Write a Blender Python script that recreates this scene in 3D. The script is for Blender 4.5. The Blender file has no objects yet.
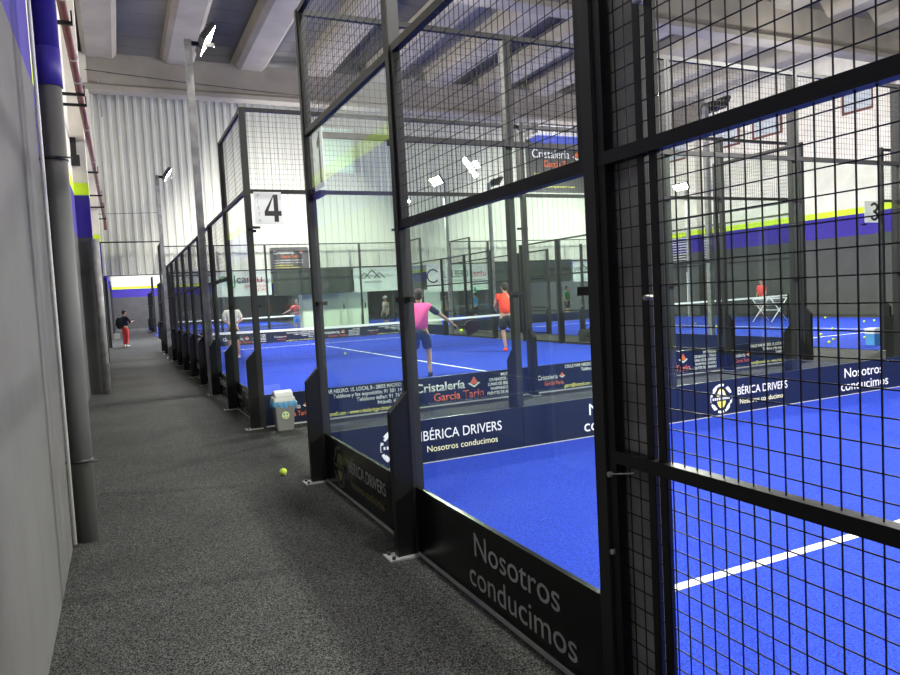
import bpy, bmesh, math, random
from mathutils import Vector, Matrix
random.seed(7)
C = bpy.context.scene
COL = C.collection
PI = math.pi

# ------------------------------------------------------------------ helpers
def link(o, parent=None):
    COL.objects.link(o)
    if parent: o.parent = parent
    return o

def wloc(o):
    v = Vector((0, 0, 0))
    while o:
        v = v + o.location; o = o.parent
    return v

class MB:
    def __init__(s): s.v = []; s.f = []; s.mi = []; s.sm = []; s.cur = 0
    def face(s, idx, smooth=False):
        s.f.append(idx); s.mi.append(s.cur); s.sm.append(smooth)
    def box(s, x0, x1, y0, y1, z0, z1):
        n = len(s.v)
        s.v += [(x0,y0,z0),(x1,y0,z0),(x1,y1,z0),(x0,y1,z0),(x0,y0,z1),(x1,y0,z1),(x1,y1,z1),(x0,y1,z1)]
        for q in ((3,2,1,0),(4,5,6,7),(0,1,5,4),(1,2,6,5),(2,3,7,6),(3,0,4,7)):
            s.face([n+i for i in q])
        return s
    def prism(s, pts, ax, a0, a1):
        """pts: 2-D outline in the two other axes (in xyz order), extruded on axis ax"""
        n = len(s.v); m = len(pts)
        for a in (a0, a1):
            for (u, w) in pts:
                s.v.append({'x': (a,u,w), 'y': (u,a,w), 'z': (u,w,a)}[ax])
        s.face([n+i for i in range(m)][::-1]); s.face([n+m+i for i in range(m)])
        for i in range(m):
            j = (i+1) % m; s.face([n+i, n+j, n+m+j, n+m+i])
        return s
    def tube(s, p, q, r, n=10, r2=None, cap=True, smooth=True):
        p = Vector(p); q = Vector(q); d = (q-p).normalized()
        a = Vector((0,0,1)) if abs(d.z) < .9 else Vector((1,0,0))
        u = d.cross(a).normalized(); w = d.cross(u)
        b = len(s.v); r2 = r if r2 is None else r2
        for c, rr in ((p, r), (q, r2)):
            for i in range(n):
                t = 2*PI*i/n; s.v.append(tuple(c + (u*math.cos(t)+w*math.sin(t))*rr))
        for i in range(n):
            j = (i+1) % n; s.face([b+i, b+j, b+n+j, b+n+i], smooth)
        if cap: s.face([b+i for i in range(n)][::-1]); s.face([b+n+i for i in range(n)])
        return s
    def path(s, pts, r, n=8):
        for a, b in zip(pts[:-1], pts[1:]): s.tube(a, b, r, n)
        return s
    def lathe(s, prof, c=(0,0,0), n=20, squ=None):
        """prof: list of (radius, z)"""
        b = len(s.v)
        for (r, z) in prof:
            for i in range(n):
                t = 2*PI*i/n
                s.v.append((c[0]+r*math.cos(t), c[1]+r*math.sin(t), c[2]+z))
        for k in range(len(prof)-1):
            for i in range(n):
                j = (i+1) % n; s.face([b+k*n+i, b+k*n+j, b+(k+1)*n+j, b+(k+1)*n+i], True)
        s.face([b+i for i in range(n)][::-1]); s.face([b+(len(prof)-1)*n+i for i in range(n)])
        return s
    def sphere(s, c, rx, ry=None, rz=None, n=14, m=9):
        ry = ry or rx; rz = rz or rx; b = len(s.v)
        for k in range(m+1):
            ph = PI*k/m
            for i in range(n):
                t = 2*PI*i/n
                s.v.append((c[0]+rx*math.sin(ph)*math.cos(t), c[1]+ry*math.sin(ph)*math.sin(t), c[2]+rz*math.cos(ph)))
        for k in range(m):
            for i in range(n):
                j = (i+1) % n; s.face([b+k*n+i, b+(k+1)*n+i, b+(k+1)*n+j, b+k*n+j], True)
        return s
    def build(s, name, mat, parent=None, bevel=0):
        me = bpy.data.meshes.new(name)
        off = wloc(parent) if parent else Vector((0,0,0))
        me.from_pydata([tuple(Vector(v)-off) for v in s.v], [], s.f)
        mats = mat if isinstance(mat, (list, tuple)) else [mat]
        for m in mats: me.materials.append(m)
        for p, mi, sm in zip(me.polygons, s.mi, s.sm):
            p.material_index = mi; p.use_smooth = sm
        me.update()
        bm = bmesh.new(); bm.from_mesh(me)
        bmesh.ops.recalc_face_normals(bm, faces=bm.faces)
        if bevel:
            bmesh.ops.remove_doubles(bm, verts=bm.verts, dist=1e-5)
            bmesh.ops.bevel(bm, geom=[e for e in bm.edges if e.is_manifold and e.calc_face_angle(0) > .5], offset=bevel, segments=2, affect='EDGES')
        bm.to_mesh(me); bm.free()
        return link(bpy.data.objects.new(name, me), parent)

def thing(name, loc, label, cat, group=None):
    o = bpy.data.objects.new(name, None); o.empty_display_size = .1
    o.location = loc; link(o)
    return tag(o, label, cat, group)
def tag(o, label, cat, group=None):
    o['label'] = label; o['category'] = cat
    if group: o['group'] = group
    return o
def struct(o): o['kind'] = 'structure'; return o

# ------------------------------------------------------------------ materials
def mat(name, col, rough=.5, metal=0., spec=.5, noise=None, bump=None, emit=None, coat=0):
    m = bpy.data.materials.new(name); m.use_nodes = True
    nt = m.node_tree; b = nt.nodes['Principled BSDF']
    b.inputs['Base Color'].default_value = (*col, 1)
    b.inputs['Roughness'].default_value = rough
    b.inputs['Metallic'].default_value = metal
    b.inputs['Specular IOR Level'].default_value = spec
    b.inputs['Coat Weight'].default_value = coat
    if emit:
        b.inputs['Emission Color'].default_value = (*emit[0], 1); b.inputs['Emission Strength'].default_value = emit[1]
    geo = nt.nodes.new('ShaderNodeNewGeometry')
    if noise:
        sc, amt = noise[:2]
        n = nt.nodes.new('ShaderNodeTexNoise'); n.inputs['Scale'].default_value = sc; n.inputs['Detail'].default_value = 4
        nt.links.new(geo.outputs['Position'], n.inputs['Vector'])
        r = nt.nodes.new('ShaderNodeMapRange'); r.inputs['From Min'].default_value = .3; r.inputs['From Max'].default_value = .7
        r.inputs['To Min'].default_value = 1-amt; r.inputs['To Max'].default_value = 1+amt
        nt.links.new(n.outputs['Fac'], r.inputs['Value'])
        mx = nt.nodes.new('ShaderNodeVectorMath'); mx.operation = 'SCALE'; mx.inputs[0].default_value = col
        nt.links.new(r.outputs[0], mx.inputs['Scale']); nt.links.new(mx.outputs[0], b.inputs['Base Color'])
    if bump:
        n2 = nt.nodes.new('ShaderNodeTexNoise'); n2.inputs['Scale'].default_value = bump[0]; n2.inputs['Detail'].default_value = 3
        nt.links.new(geo.outputs['Position'], n2.inputs['Vector'])
        bp = nt.nodes.new('ShaderNodeBump'); bp.inputs['Strength'].default_value = bump[1]; bp.inputs['Distance'].default_value = .01
        nt.links.new(n2.outputs['Fac'], bp.inputs['Height']); nt.links.new(bp.outputs[0], b.inputs['Normal'])
    return m

M = {}
M['steel'] = mat('black_steel', (.0055,.0055,.006), .45, 0, .35)
M['post'] = mat('post_paint', (.017,.017,.0165), .5, 0, .4)
M['mast'] = mat('mast_paint', (.27,.266,.257), .5, 0, .4, noise=(6,.3))
M['wire'] = mat('mesh_wire', (.005,.005,.0055), .5, 0, .3)
M['plate'] = mat('galvanised', (.42,.42,.42), .45, .3)
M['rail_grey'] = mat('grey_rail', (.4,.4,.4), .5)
M['board_out'] = mat('board_black', (.004,.004,.0045), .25, 0, .35)
M['board_navy'] = mat('board_navy', (.008,.013,.036), .35, 0, .4)
M['white'] = mat('white_vinyl', (.8,.8,.8), .5)
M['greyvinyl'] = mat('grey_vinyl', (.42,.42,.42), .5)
M['cream'] = mat('cream_vinyl', (.85,.82,.5), .5)
M['yellow'] = mat('yellow_vinyl', (.85,.8,.15), .5)
M['orange'] = mat('orange_vinyl', (.8,.16,.05), .5)
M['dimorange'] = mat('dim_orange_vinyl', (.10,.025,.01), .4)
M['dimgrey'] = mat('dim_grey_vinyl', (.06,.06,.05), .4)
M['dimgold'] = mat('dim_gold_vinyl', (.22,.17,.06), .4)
M['black'] = mat('black_vinyl', (.01,.01,.01), .5)
M['red'] = mat('red_vinyl', (.55,.03,.06), .5)
M['turf'] = mat('blue_turf', (.019,.045,.37), .9, 0, .1, noise=(110,.5), bump=(160,.8))
M['line'] = mat('line_turf', (.82,.84,.88), .9, 0, .1, bump=(160,.5))
M['white_paint'] = mat('white_paint', (.72,.71,.68), .7, noise=(1.5,.06))
M['cream_wall'] = mat('cream_wall', (.74,.71,.62), .8, noise=(.8,.06))
M['corr'] = mat('corrugated_sheet', (.52,.53,.47), .5, noise=(.25,.10))
M['concrete'] = mat('beam_concrete', (.30,.275,.23), .85, noise=(.9,.16), bump=(8,.2))
M['purlin'] = mat('purlin_concrete', (.33,.30,.25), .85, noise=(1.2,.12))
M['rooflight'] = mat('rooflight', (.22,.21,.185), .5, noise=(.6,.12))
M['roofdark'] = mat('roof_sheet', (.10,.095,.08), .6, noise=(1,.2))
M['redpipe'] = mat('red_pipe', (.17,.06,.05), .45, noise=(3,.15))
M['frame_red'] = mat('window_frame', (.12,.02,.015), .5)
M['winglass'] = mat('window_pane', (.48,.53,.56), .2, 0, .6)
M['lens'] = mat('lamp_lens', (.9,.9,.9), .3, emit=((1,.98,.9), 60))
M['lampbody'] = mat('lamp_body', (.05,.05,.05), .4, .5)
M['bin'] = mat('bin_grey', (.20,.20,.195), .45)
M['binlid'] = mat('bin_lid', (.62,.62,.60), .45)
M['bag'] = mat('bag_blue', (.12,.34,.58), .3)
M['ball'] = mat('ball_felt', (.62,.80,.05), .9, bump=(300,.4))
M['net'] = mat('net_cord', (.01,.012,.02), .8)
M['skin'] = mat('skin', (.48,.27,.19), .6)
M['hair'] = mat('hair', (.02,.014,.01), .8)
M['pink'] = mat('pink_shirt', (.85,.10,.38), .8)
M['darktop'] = mat('dark_cloth', (.012,.014,.02), .85)
M['navycloth'] = mat('navy_cloth', (.02,.035,.10), .85)
M['redshirt'] = mat('orange_red_shirt', (.90,.06,.03), .8)
M['redcloth'] = mat('red_cloth', (.75,.06,.06), .8)
M['whitecloth'] = mat('white_cloth', (.7,.68,.64), .85)
M['bluecloth'] = mat('blue_cloth', (.10,.35,.65), .85)
M['greencloth'] = mat('green_cloth', (.02,.22,.05), .85)
M['greenlit'] = mat('green_marker', (.02,.35,.10), .5)
M['cap'] = mat('maroon_cap', (.06,.03,.05), .8)
M['cabinet'] = mat('white_cabinet', (.62,.68,.6), .5)
M['greymetal'] = mat('grey_metal', (.25,.25,.25), .5)
M['bannerwhite'] = mat('banner_white', (.62,.66,.66), .6)
M['bannerdark'] = mat('banner_dark', (.03,.035,.032), .3)
M['bannergrey'] = mat('banner_charcoal', (.055,.055,.055), .5)
M['racket'] = mat('racket_face', (.035,.015,.03), .4)
M['purple'] = mat('purple_vinyl', (.06,.04,.45), .5)

def ramp_wall(name, grey=(.155,.150,.148), rough=.8):
    """grey to 3.0 m, purple to 3.85, yellow-green to 4.05, white above: the hall's real paint bands"""
    m = bpy.data.materials.new(name); m.use_nodes = True; nt = m.node_tree; b = nt.nodes['Principled BSDF']
    b.inputs['Roughness'].default_value = rough
    g = nt.nodes.new('ShaderNodeNewGeometry'); sp = nt.nodes.new('ShaderNodeSeparateXYZ'); nt.links.new(g.outputs['Position'], sp.inputs[0])
    mr = nt.nodes.new('ShaderNodeMapRange'); mr.inputs['From Max'].default_value = 10.; nt.links.new(sp.outputs['Z'], mr.inputs['Value'])
    cr = nt.nodes.new('ShaderNodeValToRGB'); cr.color_ramp.interpolation = 'CONSTANT'
    e = cr.color_ramp.elements
    e[0].position = 0; e[0].color = (*grey, 1)
    e[1].position = .301; e[1].color = (.036,.020,.26,1)
    x = e.new(.3855); x.color = (.62,.82,.03,1)
    x = e.new(.4065); x.color = (.70,.665,.58,1)
    nt.links.new(mr.outputs[0], cr.inputs[0])
    n = nt.nodes.new('ShaderNodeTexNoise'); n.inputs['Scale'].default_value = 1.3; n.inputs['Detail'].default_value = 6; n.inputs['Roughness'].default_value = .6
    nt.links.new(g.outputs['Position'], n.inputs['Vector'])
    r = nt.nodes.new('ShaderNodeMapRange'); r.inputs['From Min'].default_value = .3; r.inputs['From Max'].default_value = .7
    r.inputs['To Min'].default_value = .86; r.inputs['To Max'].default_value = 1.12
    nt.links.new(n.outputs['Fac'], r.inputs['Value'])
    mx = nt.nodes.new('ShaderNodeVectorMath'); mx.operation = 'SCALE'
    nt.links.new(cr.outputs[0], mx.inputs[0]); nt.links.new(r.outputs[0], mx.inputs['Scale']); nt.links.new(mx.outputs[0], b.inputs['Base Color'])
    # scuffs
    n2 = nt.nodes.new('ShaderNodeTexNoise'); n2.inputs['Scale'].default_value = 9; n2.inputs['Detail'].default_value = 5
    nt.links.new(g.outputs['Position'], n2.inputs['Vector'])
    bp = nt.nodes.new('ShaderNodeBump'); bp.inputs['Strength'].default_value = .15; bp.inputs['Distance'].default_value = .02
    nt.links.new(n2.outputs['Fac'], bp.inputs['Height']); nt.links.new(bp.outputs[0], b.inputs['Normal'])
    return m
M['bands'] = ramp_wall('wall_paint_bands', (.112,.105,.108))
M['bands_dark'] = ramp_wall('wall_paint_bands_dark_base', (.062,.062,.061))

def carpet():
    m = bpy.data.materials.new('rubber_granulate_floor'); m.use_nodes = True; nt = m.node_tree; b = nt.nodes['Principled BSDF']
    b.inputs['Roughness'].default_value = .9; b.inputs['Specular IOR Level'].default_value = .15
    g = nt.nodes.new('ShaderNodeNewGeometry')
    v = nt.nodes.new('ShaderNodeTexVoronoi'); v.inputs['Scale'].default_value = 210
    nt.links.new(g.outputs['Position'], v.inputs['Vector'])
    cr = nt.nodes.new('ShaderNodeValToRGB'); e = cr.color_ramp.elements
    e[0].position = .30; e[0].color = (.006,.006,.0062,1); e[1].position = .97; e[1].color = (.115,.117,.113,1)
    sx = nt.nodes.new('ShaderNodeSeparateXYZ'); nt.links.new(v.outputs['Color'], sx.inputs[0]); nt.links.new(sx.outputs[0], cr.inputs[0])
    n = nt.nodes.new('ShaderNodeTexNoise'); n.inputs['Scale'].default_value = .9; n.inputs['Detail'].default_value = 3
    nt.links.new(g.outputs['Position'], n.inputs['Vector'])
    r = nt.nodes.new('ShaderNodeMapRange'); r.inputs['From Min'].default_value = .3; r.inputs['From Max'].default_value = .7
    r.inputs['To Min'].default_value = .8; r.inputs['To Max'].default_value = 1.2
    nt.links.new(n.outputs['Fac'], r.inputs['Value'])
    mx = nt.nodes.new('ShaderNodeVectorMath'); mx.operation = 'SCALE'
    nt.links.new(cr.outputs[0], mx.inputs[0]); nt.links.new(r.outputs[0], mx.inputs['Scale']); nt.links.new(mx.outputs[0], b.inputs['Base Color'])
    bp = nt.nodes.new('ShaderNodeBump'); bp.inputs['Strength'].default_value = .5; bp.inputs['Distance'].default_value = .004
    nt.links.new(v.outputs['Distance'], bp.inputs['Height']); nt.links.new(bp.outputs[0], b.inputs['Normal'])
    return m
M['floor'] = carpet()

def glass():
    m = bpy.data.materials.new('court_glass'); m.use_nodes = True; nt = m.node_tree
    for n in list(nt.nodes): nt.nodes.remove(n)
    out = nt.nodes.new('ShaderNodeOutputMaterial'); tr = nt.nodes.new('ShaderNodeBsdfTransparent'); tr.inputs[0].default_value = (.945,.975,.95,1)
    gl = nt.nodes.new('ShaderNodeBsdfGlossy'); gl.inputs['Roughness'].default_value = .0; gl.inputs['Color'].default_value = (.95,1,.97,1)
    g = nt.nodes.new('ShaderNodeNewGeometry'); dt = nt.nodes.new('ShaderNodeVectorMath'); dt.operation = 'DOT_PRODUCT'
    nt.links.new(g.outputs['Incoming'], dt.inputs[0]); nt.links.new(g.outputs['Normal'], dt.inputs[1])
    def mth(op, a, b=None):
        n = nt.nodes.new('ShaderNodeMath'); n.operation = op
        if hasattr(a, 'links'): nt.links.new(a, n.inputs[0])
        else: n.inputs[0].default_value = a
        if b is not None:
            if hasattr(b, 'links'): nt.links.new(b, n.inputs[1])
            else: n.inputs[1].default_value = b
        return n.outputs[0]
    c = mth('ABSOLUTE', dt.outputs['Value'])
    k = mth('POWER', mth('SUBTRACT', 1.0, c), 5.0)
    fr = nt.nodes.new('ShaderNodeMath'); fr.operation = 'MULTIPLY_ADD'; nt.links.new(k, fr.inputs[0]); fr.inputs[1].default_value = .36; fr.inputs[2].default_value = .03
    mx = nt.nodes.new('ShaderNodeMixShader')
    nt.links.new(fr.outputs[0], mx.inputs[0]); nt.links.new(tr.outputs[0], mx.inputs[1]); nt.links.new(gl.outputs[0], mx.inputs[2])
    nt.links.new(mx.outputs[0], out.inputs[0])
    return m
M['glass'] = glass()
def translucent(name, col):
    m = bpy.data.materials.new(name); m.use_nodes = True; nt = m.node_tree; b = nt.nodes['Principled BSDF']
    b.inputs['Base Color'].default_value = (*col, 1); b.inputs['Roughness'].default_value = .5
    t = nt.nodes.new('ShaderNodeBsdfTranslucent'); t.inputs[0].default_value = (*col, 1)
    mx = nt.nodes.new('ShaderNodeMixShader'); mx.inputs[0].default_value = .5
    nt.links.new(b.outputs[0], mx.inputs[1]); nt.links.new(t.outputs[0], mx.inputs[2]); nt.links.new(mx.outputs[0], nt.nodes['Material Output'].inputs[0])
    return m
M['sheet'] = translucent('white_plastic_sheet', (.88,.88,.86))
M['bannerwhite'] = translucent('banner_white_cloth', (.72,.74,.72))

# ------------------------------------------------------------------ lettering
def text(parent, name, s, origin, right, up, width=None, cap=.1, m=None, align='LEFT', thick=.002, label=None, bold=0):
    """flat raised lettering: origin = lower-left (or right) of the text, cap = capital height"""
    cu = bpy.data.curves.new(name, 'FONT'); cu.body = s; cu.size = 1; cu.extrude = 0; cu.offset = bold
    tmp = bpy.data.objects.new(name, cu); COL.objects.link(tmp)
    bpy.context.view_layer.update()
    me = bpy.data.meshes.new_from_object(tmp.evaluated_get(bpy.context.evaluated_depsgraph_get()))
    bpy.data.objects.remove(tmp); bpy.data.curves.remove(cu)
    xs = [v.co.x for v in me.vertices]; x0, x1 = min(xs), max(xs)
    sy = cap/.72; sx = (width/(x1-x0)) if width else sy
    R = Vector(right); U = Vector(up); O = Vector(origin); N = R.cross(U)
    if align == 'RIGHT': O = O - R*(x1-x0)*sx
    if align == 'CENTER': O = O - R*(x1-x0)*sx*.5
    off = wloc(parent) if parent else Vector((0,0,0))
    for v in me.vertices: v.co = O + R*((v.co.x-x0)*sx) + U*(v.co.y*sy) + N*thick - off
    bm = bmesh.new(); bm.from_mesh(me)
    ret = bmesh.ops.extrude_face_region(bm, geom=bm.faces[:])
    for g in ret['geom']:
        if isinstance(g, bmesh.types.BMVert): g.co += N*.0008
    bmesh.ops.recalc_face_normals(bm, faces=bm.faces)
    bm.to_mesh(me); bm.free()
    me.materials.clear(); me.materials.append(m or M['white'])
    o = link(bpy.data.objects.new(name, me), parent)
    if label: o['label'] = label
    return o

class Flat:
    """thin raised shapes on a board: local 2-D shapes pushed into a world plane"""
    def __init__(s, origin, right, up, thick=.002):
        s.O = Vector(origin); s.R = Vector(right); s.U = Vector(up); s.N = s.R.cross(s.U); s.t = thick; s.mb = MB()
    def poly(s, pts, lift=0, slot=0):
        s.mb.cur = slot; n = len(s.mb.v); m = len(pts)
        for k in (0, 1):
            for (a, b) in pts: s.mb.v.append(tuple(s.O + s.R*a + s.U*b + s.N*(s.t*(k*.5+.5)+lift)))
        s.mb.face([n+m+i for i in range(m)]); s.mb.face([n+i for i in range(m)][::-1])
        for i in range(m):
            j = (i+1) % m; s.mb.face([n+i, n+j, n+m+j, n+m+i])
    def arc(s, cx, cy, r0, r1, a0, a1, lift=0, slot=0, n=14):
        for i in range(n):
            t0 = a0+(a1-a0)*i/n; t1 = a0+(a1-a0)*(i+1)/n
            s.poly([(cx+r0*math.cos(t0), cy+r0*math.sin(t0)), (cx+r1*math.cos(t0), cy+r1*math.sin(t0)),
                    (cx+r1*math.cos(t1), cy+r1*math.sin(t1)), (cx+r0*math.cos(t1), cy+r0*math.sin(t1))], lift, slot)
    def ell(s, cx, cy, rx, ry, lift=0, slot=0, n=20):
        s.poly([(cx+rx*math.cos(2*PI*i/n), cy+ry*math.sin(2*PI*i/n)) for i in range(n)], lift, slot)
    def build(s, name, mats, parent): return s.mb.build(name, mats, parent)

def emblem(parent, c, right, up, r, dim=False):
    f = Flat(c, right, up)
    for a in (20, 75, 110, 160, 200, 250, 290, 335):
        f.arc(0, 0, r*.84, r, math.radians(a), math.radians(a+32), 0, 0, 5)
    f.ell(0, 0, r*.42, r*.66, .0006, 1)
    f.ell(0, r*.34, r*.26, r*.22, .0015, 0)
    f.poly([(-r*.95,-r*.17),(r*.95,-r*.17),(r*.95,r*.17),(-r*.95,r*.17)], .003, 2)
    for k in range(9): f.poly([(-r*.82+k*r*.18,-r*.08),(-r*.72+k*r*.18,-r*.08),(-r*.72+k*r*.18,r*.08),(-r*.82+k*r*.18,r*.08)], .0045, 0)
    for sg in (-1, 1):
        f.poly([(sg*r*.5,-r*.75),(sg*r*.8,-r*.45),(sg*r*.7,-r*.35),(sg*r*.4,-r*.66)], .002, 0)
        f.poly([(sg*r*.5,r*.75),(sg*r*.8,r*.45),(sg*r*.7,r*.35),(sg*r*.4,r*.66)], .002, 0)
    return f.build('emblem', [M['white'], M['yellow'], M['board_navy']] if not dim else [M['dimgrey'], M['dimgold'], M['board_out']], parent)

def diamond(parent, c, right, up, r, dim=False):
    f = Flat(c, right, up)
    f.poly([(-r*.62, r*.1), (0, -r*.18), (r*.62, r*.1), (0, r)], 0, 0)
    f.poly([(-r, 0), (-r*.72, r*.12), (0, -r*.34), (r*.72, r*.12), (r, 0), (0, -r*.62)], 0, 1)
    return f.build('logo', [M['dimorange'], M['dimgrey']] if dim else [M['orange'], M['white']], parent)

def vinyl(parent, kind, O, R, U, corridor=False):
    """lettering of one two-metre kick board; O = lower-left corner as read"""
    O = Vector(O); R = Vector(R); U = Vector(U)
    P = lambda a, b: O + R*a + U*b
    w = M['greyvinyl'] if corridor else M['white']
    if kind == 'N':
        text(parent, 'lettering', 'Nosotros', P(.80,.24), R, U, .76, .125, w)
        text(parent, 'lettering', 'conducimos', P(.73,.075), R, U, .94, .125, w)
    elif kind == 'I':
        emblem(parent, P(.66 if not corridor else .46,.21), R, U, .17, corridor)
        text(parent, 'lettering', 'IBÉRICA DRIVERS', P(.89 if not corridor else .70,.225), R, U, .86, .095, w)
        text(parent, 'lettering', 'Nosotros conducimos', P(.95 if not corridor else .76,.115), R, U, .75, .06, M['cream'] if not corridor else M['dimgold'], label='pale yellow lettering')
    elif kind == 'A':
        text(parent, 'lettering', 'Cristalería', P(.14,.20), R, U, .36, .07, w)
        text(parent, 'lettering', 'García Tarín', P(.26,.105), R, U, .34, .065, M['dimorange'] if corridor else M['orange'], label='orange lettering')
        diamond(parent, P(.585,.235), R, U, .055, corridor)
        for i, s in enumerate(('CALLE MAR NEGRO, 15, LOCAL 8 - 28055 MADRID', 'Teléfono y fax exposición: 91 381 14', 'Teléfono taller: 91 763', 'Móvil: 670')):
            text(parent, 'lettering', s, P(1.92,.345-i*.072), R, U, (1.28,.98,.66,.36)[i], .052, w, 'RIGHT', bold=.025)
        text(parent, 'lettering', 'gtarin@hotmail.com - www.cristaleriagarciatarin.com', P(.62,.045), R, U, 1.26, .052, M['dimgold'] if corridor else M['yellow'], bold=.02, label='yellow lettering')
    elif kind == 'B':
        text(parent, 'lettering', 'Cristalería', P(.12,.215), R, U, .78, .125, w, bold=.018)
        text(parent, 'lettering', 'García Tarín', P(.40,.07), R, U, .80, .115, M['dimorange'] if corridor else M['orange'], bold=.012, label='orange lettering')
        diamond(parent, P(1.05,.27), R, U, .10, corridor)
        for i, s in enumerate(('MUTADES', 'GRABADOS - TALLA', 'LUNAS DE SEGURIDAD', 'MAMPARAS DE BAÑO', 'FRENTES DE ARMARIO')):
            text(parent, 'lettering', s, P(1.80,.335-i*.066), R, U, (.30,.50,.52,.48,.54)[i], .046, w, 'RIGHT', bold=.025)

# ------------------------------------------------------------------ court fences
BW = .42          # height of the kick boards
def grid(mb, ax, a0, a1, c, z0, z1, w=.0024, da=.052, dz=.065):
    """welded wire grid in the plane <other axis> = c; ax is the axis it runs along"""
    n = max(1, round((a1-a0)/da)); k = max(1, round((z1-z0)/dz))
    for i in range(1, n):
        a = a0+(a1-a0)*i/n
        if ax == 'x': mb.box(a-w, a+w, c-w, c+w, z0, z1)
        else: mb.box(c-w, c+w, a-w, a+w, z0, z1)
    for i in range(1, k):
        z = z0+(z1-z0)*i/k
        if ax == 'x': mb.box(a0, a1, c+w, c+3*w, z-w, z+w)
        else: mb.box(c+w, c+3*w, a0, a1, z-w, z+w)

def bx(mb, ax, a0, a1, c0, c1, z0, z1):
    c0, c1 = min(c0, c1), max(c0, c1)
    if ax == 'x': mb.box(a0, a1, c0, c1, z0, z1)
    else: mb.box(c0, c1, a0, a1, z0, z1)

def fence(name, label, ax, c, out, nodes, bays, boards=None, read=None, board_mat='board_navy', corridor=False, wirew=.0013, skip_posts=(), bare=()):
    """nodes: positions of the posts (ascending); bays: one code per gap: A glass 3 m + wire to 4, B glass 2 m + wire to 3, M wire to 3, D open
       out: +1/-1, which way the posts stand off the glass plane c"""
    root = thing(name, ((nodes[0], c, 0) if ax == 'x' else (c, nodes[0], 0)), label, 'fence')
    H = {'A': 4.03, 'B': 3.03, 'M': 3.03, 'D': 3.03}
    for i, a in enumerate(nodes):
        if i in skip_posts: continue
        hs = [H[b] for b in (bays[i-1] if i else bays[0], bays[i] if i < len(bays) else bays[-1])]
        h = max(hs)
        p = MB(); bx(p, ax, a-.035, a+.035, c-out*.045 if ax == 'y' else c+out*.016, c+out*(.03 if ax == 'y' else .09), 0, h)
        p = p.build('post', M['post'], root, .004)
        if i in bare: continue
        g = MB()
        e_ = .03 if ax == 'y' else .09
        q = [(c+out*e_, 0), (c+out*(e_+.115), 0), (c+out*(e_+.115), .88), (c+out*e_, 1.0)]
        if ax == 'x': g.prism([(y, z) for y, z in q], 'x', a-.03, a+.03)
        else: g.prism([(y, z) for y, z in q], 'y', a-.03, a+.03)
        g.build('gusset', M['steel'], p)
        b = MB(); bx(b, ax, a-.07, a+.07, c+out*.0, c+out*.21, 0, .010)
        b = b.build('base_plate', M['plate'], p)
        for da in (-.045, .045):
            t = MB()
            xy = (a+da, c+out*.18) if ax == 'x' else (c+out*.18, a+da)
            t.tube((*xy, .008), (*xy, .026), .012, 6)
            t.build('bolt', M['lampbody'], p)
    for i, b in enumerate(bays):
        a0, a1 = nodes[i], nodes[i+1]
        j_ = .036 if ax == 'y' else .003
        if b == 'D': continue
        if b in 'AB':
            gh = 3.0 if b == 'A' else 2.0
            g = MB(); bx(g, ax, a0+j_, a1-j_, c-.006, c+.006, BW, gh-.03)
            pane = g.build('glass_pane', M['glass'], root)
            for aa, sg in ((a0, 1), (a1, -1)):
                for z in ((1.55, 2.5) if b == 'A' else (1.55,)):
                    lo, hi = sorted((aa+sg*j_, aa+sg*(j_+.085)))
                    k = MB(); bx(k, ax, lo, hi, c-.014, c+.014, z-.016, z+.016)
                    k.build('glass_clamp', M['steel'], pane)
            fr = MB(); bx(fr, ax, a0, a1, c-.022, c+.022, gh-.03, gh+.02)
            bx(fr, ax, a0, a1, c-.022, c+.022, gh+.985, gh+1.03)
            for aa in (a0, a1):
                lo, hi = (aa+j_, aa+j_+.036) if aa == a0 else (aa-j_-.036, aa-j_)
                bx(fr, ax, lo, hi, c-.02, c+.02, gh, gh+1.0)
            f = fr.build('mesh_frame', M['steel'], root)
            m = MB(); grid(m, ax, a0+.02, a1-.02, c, gh+.02, gh+1.0, wirew)
            m.build('wire_mesh', M['wire'], f)
        if b == 'M':
            fr = MB()
            for z in (.05, .965, 2.0, 3.0): bx(fr, ax, a0, a1, c-.022, c+.022, z-.022, z+.022)
            for aa in (a0, a1):
                lo, hi = (aa+.036, aa+.076) if aa == a0 else (aa-.076, aa-.036)
                bx(fr, ax, lo, hi, c-.02, c+.02, .03, 3.02)
            f = fr.build('mesh_frame', M['steel'], root)
            m = MB(); grid(m, ax, a0+.02, a1-.02, c, .05, 3.0, wirew)
            m.build('wire_mesh', M['wire'], f)
        if b in 'AB' or (boards and boards[i] != '-'):
            k = MB(); bx(k, ax, a0+j_, a1-j_, c-.013, c+.013, .02, BW)
            bd = k.build('kick_board', M[board_mat], root)
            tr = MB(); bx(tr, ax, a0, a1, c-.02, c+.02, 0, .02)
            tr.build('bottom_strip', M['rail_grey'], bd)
            if boards and boards[i] in 'NIAB' and read:
                face, R = read           # face: side of the plane the writing is on, R: reading direction
                a_start = a0 if (R[0]+R[1]) > 0 else a1
                O = (a_start, c+face*.013, 0) if ax == 'x' else (c+face*.013, a_start, 0)
                vinyl(bd, boards[i], O, R, (0,0,1), corridor)
    return root

D = 1.557
XR = D+10
def seq(s, n, st=2.0): return [s+st*i for i in range(n+1)]

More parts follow.
